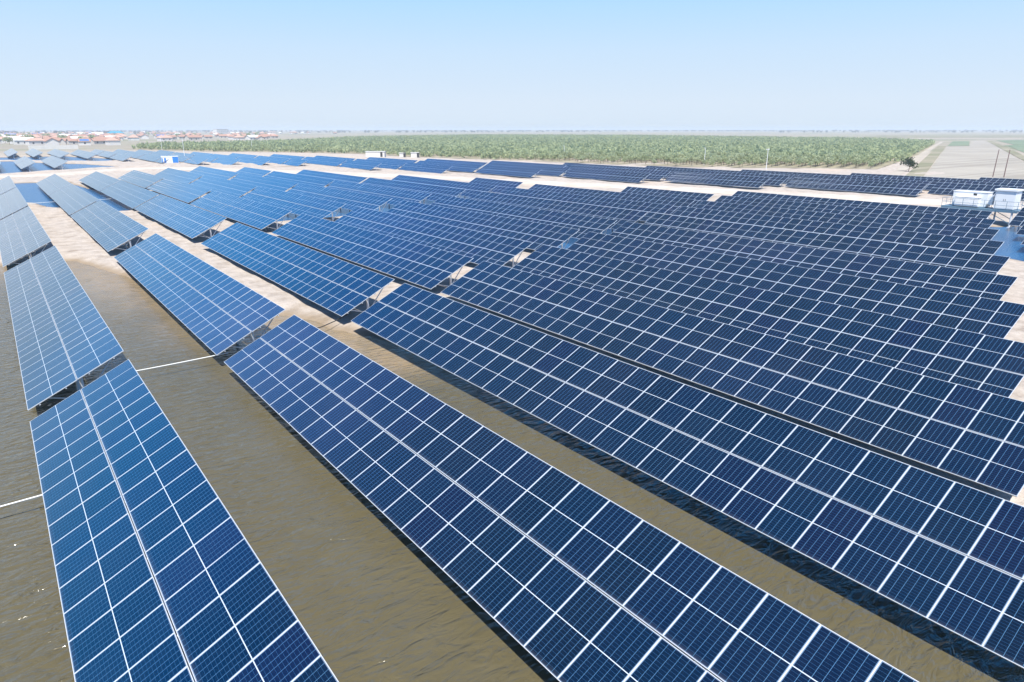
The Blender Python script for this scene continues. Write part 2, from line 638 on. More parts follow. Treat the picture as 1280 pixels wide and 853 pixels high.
FD = math.atan2(229 - 70, 626 - 209)      # direction of the plough lines on the right
M['plough'] = field_mat("ploughed_field", (0.315, 0.29, 0.25), (0.37, 0.345, 0.30), FD, 0.4, 0.30)
M['crop'] = field_mat("young_crop", (0.15, 0.205, 0.13), (0.20, 0.24, 0.165), FD, 0.4, 0.3)
M['fallow'] = field_mat("fallow_strip", (0.21, 0.21, 0.135), (0.30, 0.27, 0.205), FD, 0.4, 0.15)
M['track'] = field_mat("farm_track", (0.38, 0.34, 0.29), (0.44, 0.40, 0.345), FD, 0.25, 0.6)
M['orchard_floor'] = field_mat("orchard_floor", (0.27, 0.245, 0.17), (0.37, 0.325, 0.25), FD, 0.4, 0.2)


def at_px(px, py, z=LAND):
    """where the view ray through a pixel of the 1280 wide photograph meets height z: used to survey the plain"""
    pi_, yaw = R(17.33), R(36.84)
    fw = Vector((math.sin(yaw) * math.cos(pi_), math.cos(yaw) * math.cos(pi_), -math.sin(pi_)))
    rt = Vector((math.cos(yaw), -math.sin(yaw), 0))
    up = rt.cross(fw)
    d = fw + rt * ((px - 640) / 849.2) - up * ((py - 426.5) / 849.2)
    tq = (z - CAM_Z) / d.z
    return Vector((0, 0, CAM_Z)) + d * tq


def plot(name, pts, z, mat):
    """a plot of land surveyed from the photograph"""
    w = [at_px(a, b) for a, b in pts]
    return sheet(name, [(q.x / KF, q.y / KF) for q in w], z, mat)


Z1 = LAND + 0.10
plot("ploughed_field", [(1150, 229), (1183, 183.6), (1212, 183), (1214, 176.4), (1232, 176), (1253, 187.5), (1300, 215), (1300, 240)], Z1, M['plough'])
plot("crop_field", [(1191, 177), (1212, 176.6), (1211.5, 182.6), (1184, 182.9)], Z1 + 0.03, M['crop'])
plot("crop_field", [(1245, 175.8), (1300, 174.8), (1300, 199), (1272, 188), (1262, 183.5), (1252, 182.5), (1268, 181.5)], Z1 + 0.03, M['crop'])
plot("fallow_strip", [(1122, 229), (1172, 183.4), (1182.5, 183.4), (1149, 229)], Z1 + 0.02, M['fallow'])
plot("fallow_strip", [(1233, 176.4), (1238, 176.2), (1258, 184), (1300, 205), (1300, 213), (1255, 188)], Z1 + 0.02, M['fallow'])
plot("farm_track", [(1096, 229), (1163, 184), (1176, 177.5), (1180, 177.4), (1169, 184.6), (1114, 229)], Z1 + 0.04, M['track'])
plot("farm_track", [(1010, 174.6), (1320, 174.6), (1320, 173.7), (1010, 173.7)], Z1 + 0.06, M['track'])
plot("fallow_strip", [(1080, 172.8), (1320, 171.6), (1320, 168.6), (1100, 169.2)], Z1 + 0.02, M['fallow'])
ORCH = [(69, 500), (95, 419), (124, 379), (150, 328), (153, 275), (163, 238), (171, 198), (178, 165), (188, 140), (206, 122),
        (219, 105), (378, 160), (604, 249), (712, 342), (722, 434), (741, 555), (774, 721), (654, 960), (361, 785), (180, 553), (119, 522)]
sheet("orchard_floor", ORCH, Z1 - 0.04, M['orchard_floor'])
ORCH = [(px_ * KF, py_ * KF) for px_, py_ in ORCH]

# service road between the main field and the tables beyond it
t = NT("compacted_road")
n = t.noise(t.pos(), 0.25, 5, 0.6)
n2 = t.noise(t.pos(), 3.0, 4, 0.6)
c = t.mix(t.smooth(n, 0.35, 0.7), (0.53, 0.48, 0.425), (0.45, 0.395, 0.34))
c = t.mix(t.math('MULTIPLY', t.smooth(n2, 0.5, 0.8), 0.35), c, (0.42, 0.35, 0.28))
t.set(color=c, rough=0.92, spec=0.12)
t.bump(n2, 0.5, 0.05)
M['road'] = t.m
# centre line of the road, its width
RC = [(-60, 222), (8, 224), (28, 238), (44, 244), (58, 222), (72, 196), (88, 162), (100, 128), (112, 96), (122, 66), (132, 36), (150, -10)]
RC = [(px_ * KF, py_ * KF) for px_, py_ in RC]
mb = MB()
rw = 3.6
prev = None
dense = []
for i in range(len(RC) - 1):
    p0, p1, p2, p3 = [Vector((*RC[min(max(j, 0), len(RC) - 1)], 0)) for j in (i - 1, i, i + 1, i + 2)]
    for k in range(8):
        s = k / 8
        dense.append(0.5 * ((2 * p1) + (p2 - p0) * s + (2 * p0 - 5 * p1 + 4 * p2 - p3) * s * s + (3 * p1 - p0 - 3 * p2 + p3) * s ** 3))
for i in range(len(dense) - 1):
    d = (dense[i + 1] - dense[i]).normalized()
    nrm = Vector((-d.y, d.x, 0))
    w0 = rw * (1 + 0.08 * math.sin(i * 0.7))
    a, b = dense[i] + nrm * w0, dense[i] - nrm * w0
    if prev:
        zt = LAND + 0.24
        # flat top and two low shoulders
        mb.quad([prev[1] + Vector((0, 0, zt)), b + Vector((0, 0, zt)), a + Vector((0, 0, zt)), prev[0] + Vector((0, 0, zt))])
        for (q0, q1, sg) in ((prev[0], a, 1), (prev[1], b, -1)):
            o0, o1 = q0 + nrm * sg * 1.3, q1 + nrm * sg * 1.3
            pts = [q0 + Vector((0, 0, zt)), q1 + Vector((0, 0, zt)), o1 + Vector((0, 0, -0.1)), o0 + Vector((0, 0, -0.1))]
            mb.quad(pts if sg > 0 else pts[::-1])
    prev = (a, b)
tag(mb.build("service_road", M['road']), kind='structure')

# ------------------------------------------------------------------ solar tables
TILT = R(26.15)
PITCH = 1.146
SLOPE = 4.12
MOD_W, MOD_L = 1.139, 2.045
TH = 0.035
FR = 0.0115
CT, ST = math.cos(TILT), math.sin(TILT)


def uv_set(me, fn):
    uvl = me.uv_layers.new(name="UVMap")
    for poly in me.polygons:
        for li in poly.loop_indices:
            co = me.vertices[me.loops[li].vertex_index].co
            uvl.data[li].uv = fn(co)


def module_mesh(with_frame):
    """one module: local X up the slope, Y along the row, Z the normal; origin at its low centre"""
    mb = MB()
    w, l = MOD_W / 2, MOD_L
    # glass, sunk 2 mm below the frame
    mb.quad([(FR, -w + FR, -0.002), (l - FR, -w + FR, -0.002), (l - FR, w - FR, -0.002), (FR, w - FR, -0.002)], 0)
    mb.quad([(FR, -w + FR, -0.012), (FR, w - FR, -0.012), (l - FR, w - FR, -0.012), (l - FR, -w + FR, -0.012)], 1)
    if with_frame:
        frame_bars(mb, 2)
    me = mb.mesh("solar_panel", [M['glass'], M['backsheet'], M['alu']])
    uv_set(me, lambda c: ((c.y + w) / MOD_W, c.x / MOD_L))
    return me


def frame_bars(mb, mi):
    w, l = MOD_W / 2, MOD_L
    mb.box((0, -w, -TH), (FR, w, 0), mi)
    mb.box((l - FR, -w, -TH), (l, w, 0), mi)
    mb.box((FR, -w, -TH), (l - FR, -w + FR, 0), mi)
    mb.box((FR, w - FR, -TH), (l - FR, w, 0), mi)


ME_PANEL = module_mesh(True)
ME_GLASS = module_mesh(False)
fb = MB()
frame_bars(fb, 0)
ME_FRAME = fb.mesh("frame", [M['alu']])


def slope_pt(s, y, off=0.0):
    """a point s metres up the slope, off metres along the normal"""
    return (s * CT - off * ST, y, s * ST + off * CT)


_row_cache = {}


def row_mesh(n):
    """a row of n modules as one sheet for tables too far away to show single modules"""
    if n not in _row_cache:
        mb = MB()
        mb.box((0, 0, -TH), (MOD_L, n * PITCH, 0))
        me = mb.mesh("panel_row", [M['glass_far']])
        uv_set(me, lambda c: (c.y / PITCH, c.x / MOD_L))
        _row_cache[n] = me
    return _row_cache[n]


def bent_ys(n):
    ln = n * PITCH
    k = max(2, round(ln / 3.1))
    return [0.55 + (ln - 1.1) * j / (k - 1) for j in range(k)]


POST_S = 2.15


def post_shape(mb, y, depth):
    x, _, z = slope_pt(POST_S, y, -0.20)
    mb.tube([(x, y, -depth), (x, y, z)], 0.075, 8)


def rafter_shape(mb, y):
    mb.bar(slope_pt(0.35, y, -0.15), slope_pt(SLOPE - 0.35, y, -0.15), 0.06, 0.09)


def brace_shape(mb, y, lowside):
    x, _, z = slope_pt(POST_S, y, -0.2)
    zb = z - 0.95
    if lowside:
        mb.bar((x - 0.03, y + 0.05, zb), slope_pt(0.75, y + 0.05, -0.2), 0.05)
    else:
        mb.bar((x + 0.03, y + 0.05, zb), slope_pt(3.55, y + 0.05, -0.2), 0.05)


_sup_cache = {}


def support_mesh(n, depth):
    if (n, depth) not in _sup_cache:
        mb = MB()
        for s in (0.45, 1.55, 2.55, 3.65):
            mb.bar(slope_pt(s, 0.02, -0.075), slope_pt(s, n * PITCH - 0.02, -0.075), 0.05, 0.07)
        for y in bent_ys(n):
            post_shape(mb, y, depth)
            rafter_shape(mb, y)
            brace_shape(mb, y, True)
            brace_shape(mb, y, False)
        _sup_cache[(n, depth)] = mb.mesh("support_frame", [M['galv']])
    return _sup_cache[(n, depth)]


_part_cache = {}


def cached(key, fn, mat):
    if key not in _part_cache:
        mb = MB()
        fn(mb)
        _part_cache[key] = mb.mesh(key[0], [mat])
    return _part_cache[key]


def solar_table(x, y, zlow, n, label, group, detail, tilt_err=0.0):
    """detail 2: single panels with frames, single posts and braces; 1: single panels; 0: two panel rows"""
    root = empty("solar_table", (x, y, zlow), 0.0)
    tag(root, label, "solar table", group)
    rot = (random.gauss(0, 0.0012), -TILT + tilt_err, random.gauss(0, 0.0008))
    for half in (0, 1):
        s0 = 0.0 if half == 0 else SLOPE - MOD_L
        if detail == 0:
            link("panel_row", row_mesh(n), root, slope_pt(s0, 0), rot)
            continue
        for j in range(n):
            pr = (rot[0] + random.gauss(0, 0.0018), rot[1] + random.gauss(0, 0.0022), rot[2])
            yy = (j + 0.5) * PITCH
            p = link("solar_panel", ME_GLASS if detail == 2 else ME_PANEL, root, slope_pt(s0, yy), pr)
            if detail == 2:
                link("frame", ME_FRAME, p)
    if detail == 2:
        def purlin(mb):
            mb.bar((0, 0.02, 0), (0, n * PITCH - 0.02, 0), 0.05, 0.07)
        for s in (0.45, 1.55, 2.55, 3.65):
            link("purlin", cached(("purlin", n), purlin, M['galv']), root, slope_pt(s, 0, -0.075))
        for yb in bent_ys(n):
            link("post", cached(("post",), lambda mb: post_shape(mb, 0, 2.4), M['galv']), root, (0, yb, 0))
            link("rafter", cached(("rafter",), lambda mb: rafter_shape(mb, 0), M['galv']), root, (0, yb, 0))
            link("brace", cached(("brace", 1), lambda mb: brace_shape(mb, 0, True), M['galv']), root, (0, yb, 0))
            link("brace", cached(("brace", 0), lambda mb: brace_shape(mb, 0, False), M['galv']), root, (0, yb, 0))
    else:
        link("support_frame", support_mesh(n, 2.4), root)
    return root


ORD = ["first", "second", "third", "fourth", "fifth", "sixth", "seventh", "eighth", "ninth", "tenth", "eleventh", "twelfth",
       "thirteenth", "fourteenth", "fifteenth", "sixteenth", "seventeenth", "eighteenth", "nineteenth", "twentieth", "twenty-first"]
ZL = 0.8
NM = 30


def x_row(i):
    return -0.45 + 8.04 * i


def y_near(i, b):
    base = 5.54 + 3.07 * (i - 3)
    return base + [0, 35.7, 73.6, 109.0, 144.7][b]


MAXB = {0: 5, 1: 5, 2: 5, 3: 5, 4: 5, 5: 5, 6: 5, 7: 4, 8: 3, 9: 3, 10: 2, 11: 1}
PART = {(6, 4): 18, (9, 2): 13, (10, 1): 15}
ZOFF = {1: -0.06, 2: 0.0, 3: 0.02}
POSN = ["nearest", "second nearest", "third nearest", "fourth nearest", "fifth nearest"]
for i in range(12):
    for b in range(MAXB[i]):
        n = PART.get((i, b), NM)
        rown = "leftmost" if i == 0 else ORD[i]
        if i == 11:
            lab = "only blue solar table of the twelfth and last row before the pale service road"
        else:
            last = b == MAXB[i] - 1
            where = "farthest" if last and b > 0 else POSN[b]
            lab = f"blue solar table, {where} in the {rown} row" + (" from the left" if i > 0 else "") + " of the main field"
            if i == 0 and b == 0:
                lab = "blue solar table in brown water, nearest in the leftmost row of the main field"
            if i == 1 and b == 0:
                lab = "blue solar table over open water, nearest in the second row from the left"
            if (i, b) in PART:
                lab = f"short blue solar table at the far end of the {rown} row from the left"
        if b == 0:
            det = 2 if i <= 3 else 1
        elif b == 1:
            det = 2 if i <= 1 else 1
        elif b == 2:
            det = 1 if i <= 6 else 0
        else:
            det = 0
        z = ZL + ZOFF.get(i, 0.0) + (random.gauss(0, 0.03) if b > 0 or i > 3 else 0)
        te = random.gauss(0, 0.006) if b > 0 or i > 3 else 0
        solar_table(x_row(i), y_near(i, b), z, n, lab, "blue solar tables of the main field", det, te)

# the tables cut by the right edge of the picture, beyond the blue pond
for k, i in enumerate((9, 10, 11, 12)):
    far_y = [20.2, 23.3, 26.3, 29.7][k]
    n = 30
    lab = f"solar table beyond the small blue pond, {['nearest', 'second', 'third', 'farthest'][k]} of four cut by the right edge"
    solar_table(x_row(i), far_y - n * PITCH, ZL, n, lab, "solar tables right of the pond", 0, random.gauss(0, 0.004))

# tables in the pond past the road on the left
for i, far2 in ((0, 18), (1, 20), (2, 20)):
    w = ["at the very left edge", "left one of two", "right one of two"][i]
    y0 = 241.8 + 1.2 * i
    solar_table(x_row(i), y0, ZL, NM, f"pale solar table in the far left pond, near one, {w}", "solar tables in the far pond", 0)
    solar_table(x_row(i), y0 + 35.7, ZL, far2, f"pale solar table in the far left pond, far one, {w}", "solar tables in the far pond", 0)

# tables across the road
FAR = {1: (356, 427, 0), 2: (344, 415, 0), 3: (330, 401, 0), 4: (316, 387, -0.1), 5: (289, 395, -0.2), 6: (264, 382, -0.2), 7: (248, 376, -0.3),
       8: (240, 372, -0.6), 9: (232, 340, -0.7), 10: (222, 308, -0.6), 11: (185, 279.6, -0.37), 12: (160, 255.1, -0.5), 13: (132, 227, -0.22),
       14: (104, 200.6, -0.2), 15: (80, 175.3, -0.1), 16: (54, 150.7, -0.12), 17: (32, 127, -0.27), 18: (12, 103.3, -0.33),
       19: (9.7, 80.2, -0.5), 20: (-13.2, 57.3, -0.55)}
for i, (a, b, dz) in FAR.items():
    y = b
    segs = []
    while y - a > 5:
        n = min(NM, max(6, int(round((y - a) / PITCH))))
        segs.append((y - n * PITCH, n))
        y -= n * PITCH + 1.3
    for k, (yy, n) in enumerate(segs):
        if (i == 19 and k >= 1) or (i == 20 and k >= 1) or (i == 18 and k >= 2) or (i == 17 and k >= 3):
            continue
        pos = "far" if k == 0 else ("near" if k == len(segs) - 1 else "middle")
        if pos == "middle" and len(segs) == 4:
            pos = "second" if k == 1 else "third"
        lab = f"solar table across the road, {pos} one in the {ORD[i - 1]} row from the left"
        solar_table(x_row(i), yy, ZL + dz + random.gauss(0, 0.03), n, lab, "solar tables across the road", 0, random.gauss(0, 0.006))


# ------------------------------------------------------------------ conduits between the rows
def conduit(a, b, label, sag=0.12):
    pts = []
    for k in range(9):
        s = k / 8
        p = Vector(a).lerp(Vector(b), s)
        p.z -= sag * 4 * s * (1 - s)
        pts.append(p)
    o = MB().tube(pts, 0.027, 8).build("conduit_pipe", M['pvc'])
    o.data.polygons.foreach_set("use_smooth", [True] * len(o.data.polygons))
    return tag(o, label, "pipe", "white conduits between rows")


conduit((2.2, 35.6, 0.52), (8.3, 35.7, 0.56), "white conduit crossing the brown water between the two nearest tables of the left rows", 0.03)
conduit((-8, 24.3, 0.50), (0.4, 24.4, 0.54), "white conduit reaching the nearest leftmost table from the left edge", 0.05)
conduit((3.0, 133.3, 0.45), (8.8, 133.5, 0.5), "thin white conduit between leftmost and second rows at the far pond", 0.05)
conduit((12.6, 133.5, 0.45), (17, 133.7, 0.5), "thin white conduit between second and third rows at the far pond", 0.05)
o = MB().tube([(11.8, 37.6, 0.36), (13.2, 37.7, 0.38), (14.3, 38.0, 0.40), (15.4, 38.6, 0.45), (16.3, 39.0, 0.6), (17.0, 39.2, 1.0)], 0.03, 6).build("cable", M['dark'])
tag(o, "black cable lying on the pale sand beside the third row", "cable")


# ------------------------------------------------------------------ white inverter station on a platform
def station(loc, rotz):
    root = empty("inverter_station", loc, rotz)
    tag(root, "white inverter station with two cabinets on a railed steel platform on legs", "inverter station")
    L, W, Z = 8.6, 2.7, 1.75      # along local Y, local X, deck height
    mb = MB()
    mb.box((0, 0, Z - 0.06), (W, L, Z))
    for x in (0.0, W - 0.12):
        mb.box((x, 0.0, Z - 0.28), (x + 0.12, L, Z - 0.062))
    for k in range(7):
        y = 0.2 + (L - 0.5) * k / 6
        mb.box((0.125, y, Z - 0.24), (W - 0.125, y + 0.1, Z - 0.065))
    deck = mb.build("platform", M['deckblue'], root)
    for y in (0.55, 3.1, 5.6, 8.0):
        for x in (0.2, W - 0.2):
            lm = MB().tube([(x, y, -1.6), (x, y, Z - 0.285)], 0.11, 10)
            lm.box((x - 0.2, y - 0.2, -0.45), (x + 0.2, y + 0.2, -0.25))
            lm.build("leg", M['white'] if y < 1 else M['galv'], root)
    br = MB()
    for x in (0.2, W - 0.2):
        br.bar((x, 0.55, 0.1), (x, 3.1, Z - 0.4), 0.07)
        br.bar((x, 3.1, 0.1), (x, 5.6, Z - 0.4), 0.07)
    br.build("brace", M['deckblue'], root)
    rl = MB()
    posts = [(0.03, y) for y in np.linspace(0.03, L - 0.03, 8)] + [(W - 0.03, y) for y in np.linspace(0.03, L - 0.03, 8)] + [(W / 2, 0.03), (W / 2, L - 0.03)]
    for x, y in posts:
        rl.tube([(x, y, Z), (x, y, Z + 1.05)], 0.024, 6)
    for z in (0.55, 1.05):
        rl.tube([(0.03, 0.03, Z + z), (0.03, L - 0.03, Z + z)], 0.022, 6)
        rl.tube([(W - 0.03, 0.03, Z + z), (W - 0.03, L - 0.03, Z + z)], 0.022, 6)
        for y in (0.03, L - 0.03):
            rl.tube([(0.03, y, Z + z), (W - 0.03, y, Z + z)], 0.022, 6)
    rl.build("railing", M['deckblue'], root)
    # transformer: a long body with a lower front housing
    tb = MB()
    tb.box((0.95, 3.75, Z + 0.12), (2.35, 7.75, Z + 1.85))
    tb.box((0.9, 3.7, Z + 1.853), (2.42, 7.82, Z + 1.93))
    body = tb.build("transformer_box", M['white'], root)
    fh = MB()
    fh.box((0.3, 4.5, Z + 0.12), (0.945, 7.2, Z + 1.22))
    fh.box((0.26, 4.45, Z + 1.223), (0.945, 7.25, Z + 1.29))
    front = fh.build("front_housing", M['white'], body)
    for k in range(3):
        y = 4.62 + k * 0.86
        MB().box((0.285, y, Z + 0.2), (0.297, y + 0.78, Z + 1.14)).build("door", M['white'], body)
    MB().box((0.935, 5.0, Z + 1.45), (0.947, 5.4, Z + 1.72)).build("gauge", M['dark'], body)
    rd = MB()
    for k in range(9):
        rd.box((1.1 + k * 0.13, 3.2, Z + 0.45), (1.15 + k * 0.13, 3.747, Z + 1.5))
    rd.build("radiator", M['white'], body)
    bs = MB().box((0.9, 3.9, Z + 0.002), (2.2, 7.6, Z + 0.118))
    bs.build("base_frame", M['deckblue'], body)
    # tall cabin with an overhanging roof
    cb = MB().box((0.35, 0.6, Z + 0.1), (2.3, 2.75, Z + 2.3))
    cab = cb.build("inverter_cabin", M['white'], root)
    MB().box((0.2, 0.45, Z + 2.302), (2.45, 2.9, Z + 2.5)).build("roof", M['white'], cab)
    MB().box((0.4, 0.65, Z + 0.002), (2.25, 2.7, Z + 0.098)).build("plinth", M['deckblue'], cab)
    for k in range(2):
        d = MB().box((0.335, 0.72 + k * 0.98, Z + 0.2), (0.347, 1.64 + k * 0.98, Z + 2.18)).build("door", M['white'], cab)
        MB().box((0.3, 1.57 + k * 0.2, Z + 1.1), (0.334, 1.60 + k * 0.2, Z + 1.3)).build("handle", M['dark'], cab)
    # ladder stair down the near end
    stt = MB()
    for x in (0.5, 1.5):
        stt.bar((x, -0.02, Z - 0.1), (x, -2.6, -0.3), 0.06, 0.18)
        stt.bar((x, -0.05, Z + 0.9), (x, -2.6, 0.65), 0.04)
    for k in range(9):
        s = (k + 0.5) / 9
        stt.box((0.53, -0.02 - 2.58 * s - 0.13, Z - 0.1 - (Z + 0.2) * s), (1.47, -0.02 - 2.58 * s + 0.13, Z - 0.06 - (Z + 0.2) * s))
    stt.build("stair", M['deckblue'], root)
    return root


station((99.8, 30.2, LAND + 0.02), 0.0)


def kiosk(loc, rotz):
    root = empty("transformer_kiosk", loc, rotz)
    tag(root, "white transformer kiosk with bright blue end doors beside the pale road", "transformer kiosk")
    MB().box((0, 0, 0), (2.2, 5.4, 0.25)).build("plinth", M['concrete'], root)
    b = MB().box((0.1, 0.1, 0.252), (2.1, 5.3, 2.3)).build("body", M['white'], root)
    MB().box((0.0, 0.0, 2.302), (2.2, 5.4, 2.48)).build("roof", M['white'], root)
    for y0, y1 in ((0.15, 1.9), (3.9, 4.5), (4.9, 5.25)):
        MB().box((0.07, y0, 0.3), (0.097, y1, 2.28 if y1 < 4 else 1.9)).build("door", M['bluepaint'], root)
    MB().box((0.15, 0.07, 0.3), (2.05, 0.097, 2.28)).build("end_panel", M['bluepaint'], root)
    return root


kq = at_px(224, 204.6)
kiosk((kq.x, kq.y, LAND), R(80))


# ------------------------------------------------------------------ poles
def pole(x, y, h, r, mat, label, arm=True, lean=0.0):
    root = empty("utility_pole", (x * KF, y * KF, LAND))
    tag(root, label, "pole")
    MB().tube([(0, 0, -0.5), (lean * 0.5, 0, h * 0.5), (lean, 0, h)], r, 10, 0, r * 0.65).build("shaft", mat, root)
    if arm:
        MB().bar((lean - 0.75, 0.1, h - 0.35), (lean + 0.75, 0.1, h - 0.35), 0.09).build("crossarm", mat, root)
        for k in (-0.65, 0.0, 0.65):
            MB().tube([(lean + k, 0.1, h - 0.30), (lean + k, 0.1, h - 0.08)], 0.05, 6).build("insulator", M['white'], root)
    return root


def lamp_pole(x, y, h, label):
    root = empty("lamp_pole", (x * KF, y * KF, LAND))
    tag(root, label, "lamp pole")
    MB().tube([(0, 0, 0), (0, 0, h)], 0.10, 10, 0, 0.06).build("shaft", M['white'], root)
    MB().box((-0.2, -0.2, -0.1), (0.2, 0.2, 0.06)).build("base_plate", M['concrete'], root)
    MB().box((-0.55, -0.09, h - 0.12), (0.1, 0.09, h)).build("lamp_head", M['white'], root)


lamp_pole(61.9, 294.2, 8.0, "tall white lamp pole standing beside the blue and white kiosk")
lamp_pole(188.3, 216.1, 5.2, "white lamp pole in front of the middle of the orchard")
lamp_pole(194.2, 150.8, 5.6, "white lamp pole by the orchard edge behind a small earth heap")
pole(190.7, 124.8, 6.0, 0.10, M['galv'], "grey utility pole at the orchard edge nearest the farm track")
pole(206.1, 69.3, 6.6, 0.13, M['rust'], "dark pole, left one of the leaning pair above the white station", False, 0.55)
pole(206.6, 67.0, 6.6, 0.13, M['rust'], "dark pole, right one of the leaning pair above the white station", False, 0.35)
pole(120, 402, 6.5, 0.10, M['galv'], "thin grey pole at the left part of the orchard edge")
pole(84, 455, 7.0, 0.10, M['galv'], "thin grey pole at the leftmost end of the orchard")


# ------------------------------------------------------------------ foliage
def leaf_cloud(centres, radii, per, size, seed, squash=0.8):
    """verts, faces, tint of leaf clumps: small bent quads spread through crowns"""
    r = np.random.default_rng(seed)
    n = len(centres)
    c = np.repeat(np.asarray(centres, float), per, 0)
    rad = np.repeat(np.asarray(radii, float), per)
    d = r.normal(size=(n * per, 3))
    d /= np.linalg.norm(d, axis=1)[:, None]
    q = r.uniform(0.35, 1.0, n * per) ** 0.6
    lump = 1 + 0.28 * np.sin(d[:, 0] * 5 + np.repeat(r.uniform(0, 6, n), per)) * np.cos(d[:, 1] * 4 + d[:, 2] * 3)
    p = c + d * (rad * q * lump)[:, None] * np.array([1, 1, squash])
    a = r.normal(size=(n * per, 3))
    a /= np.linalg.norm(a, axis=1)[:, None]
    bvec = np.cross(a, r.normal(size=(n * per, 3)))
    bvec /= np.linalg.norm(bvec, axis=1)[:, None]
    s = size * r.uniform(0.6, 1.4, n * per)
    if np.ndim(radii) and size < 0:
        s = -size * rad * r.uniform(0.6, 1.4, n * per)
    a *= (s * 0.62)[:, None]
    bvec *= (s * 0.42)[:, None]
    V = np.stack([p - a, p - bvec, p + a, p + bvec], 1).reshape(-1, 3)
    F = np.arange(len(V)).reshape(-1, 4)
    tint = np.repeat(np.repeat(r.uniform(0, 1, n), per) * 0.6 + r.uniform(0, 0.4, n * per), 4)
    return V, F, tint


def crown_mesh(name, seed, h, rad, count, leaf, mat, nb=6):
    r = np.random.default_rng(seed)
    cen = []
    rr = []
    for k in range(nb):
        a = k * 2 * math.pi / nb + r.uniform(-0.4, 0.4)
        q = rad * r.uniform(0.25, 0.6)
        cen.append((math.cos(a) * q, math.sin(a) * q, h * r.uniform(0.45, 0.78)))
        rr.append(rad * r.uniform(0.4, 0.62))
    cen.append((0, 0, h * 0.78))
    rr.append(rad * 0.5)
    V, F, t_ = leaf_cloud(cen, rr, count // (nb + 1), leaf, seed + 100)
    return np_mesh(name, V, F, [mat], {"tint": t_})


def trunk_mesh(seed, h, rad):
    r = random.Random(seed)
    mb = MB()
    top = Vector((r.uniform(-.15, .15), r.uniform(-.15, .15), h * 0.5))
    mb.tube([(0, 0, -0.1), (top.x * 0.4, top.y * 0.4, h * 0.25), top], 0.09, 7, 0, 0.055)
    for k in range(4):
        a = k * 1.57 + r.uniform(-.4, .4)
        mb.tube([top - Vector((0, 0, h * 0.12)), top + Vector((math.cos(a) * rad * 0.35, math.sin(a) * rad * 0.35, h * 0.14)),
                 top + Vector((math.cos(a) * rad * 0.6, math.sin(a) * rad * 0.6, h * 0.34))], 0.04, 5, 0, 0.015)
    return mb.mesh("trunk", [M['bark']])


def inside(px, py, P):
    x, y = np.asarray(px), np.asarray(py)
    ins = np.zeros(x.shape, bool)
    n = len(P)
    for i in range(n):
        ax, ay = P[i]
        bx, by = P[(i + 1) % n]
        c = (ay > y) != (by > y)
        ins ^= c & (x < ax + (y - ay) * (bx - ax) / ((by - ay) if abs(by - ay) > 1e-9 else 1e-9))
    return ins


# orchard: rows along the field direction
oa = FD
u_ax = np.array([math.cos(oa), math.sin(oa)])
v_ax = np.array([-math.sin(oa), math.cos(oa)])
uu, vv = np.meshgrid(np.arange(-200, 1300, 2.9), np.arange(-700, 1000, 3.9), indexing='ij')
uu = uu + rng.normal(0, 0.35, uu.shape)
vv = vv + rng.normal(0, 0.22, vv.shape)
TX = uu * u_ax[0] + vv * v_ax[0]
TY = uu * u_ax[1] + vv * v_ax[1]
keep = inside(TX, TY, ORCH) & (rng.uniform(size=TX.shape) > 0.08)
TX, TY = TX[keep], TY[keep]
# the orchard stays behind the outermost table row and is thin along its ragged near edge
dist = np.hypot(TX, TY)
thin = rng.uniform(size=TX.shape)
edge_sd = np.full(TX.shape, 1e9)
for k in range(10):
    (ax, ay), (bx, by) = ORCH[k], ORCH[k + 1]
    ex, ey = bx - ax, by - ay
    tq = np.clip(((TX - ax) * ex + (TY - ay) * ey) / (ex * ex + ey * ey), 0, 1)
    edge_sd = np.minimum(edge_sd, np.hypot(TX - ax - tq * ex, TY - ay - tq * ey))
keep = thin < np.clip(0.25 + edge_sd / 22, 0, 1)
TX, TY, dist, edge_sd = TX[keep], TY[keep], dist[keep], edge_sd[keep]
scl = rng.uniform(0.75, 1.2, TX.shape) * np.clip(0.7 + edge_sd / 60, 0.7, 1.0)
order = np.argsort(dist)
NEAR = 290
protos = [(crown_mesh("crown", 40 + k, 3.3, 1.75, 210, 0.42, M['leaf']), trunk_mesh(60 + k, 3.3, 1.5)) for k in range(6)]
for q, idx in enumerate(order[:NEAR]):
    cm, tm = protos[q % 6]
    tr = empty("orchard_tree", (TX[idx], TY[idx], LAND + 0.05), random.uniform(0, 6.28))
    s = float(scl[idx])
    tr.scale = (s, s, s * random.uniform(0.9, 1.12))
    tag(tr, "small pale green fruit tree on bare soil along the near edge of the orchard", "tree", "fruit trees along the near orchard edge")
    link("trunk", tm, tr)
    link("crown", cm, tr)
rest = order[NEAR:]
cz = np.stack([TX[rest], TY[rest], LAND + 1.95 * scl[rest]], -1)
V, F, tn = leaf_cloud(cz, 1.95 * scl[rest], 28, 0.95, 5, 0.85)
tag(link("orchard", np_mesh("orchard", V, F, [M['leaf']], {"tint": tn})), "dense pale green orchard filling the plain behind the solar field", "orchard", None, 'stuff')

# single round bush by the farm track
root = empty("bush", (214 * KF, 93.5 * KF, LAND))
tag(root, "dark round bush beside the farm track behind the solar tables", "bush")
link("crown", crown_mesh("crown", 77, 3.8, 2.4, 700, 0.34, M['leaf_dark'], 7), root)
link("trunk", trunk_mesh(78, 3.4, 1.6), root)

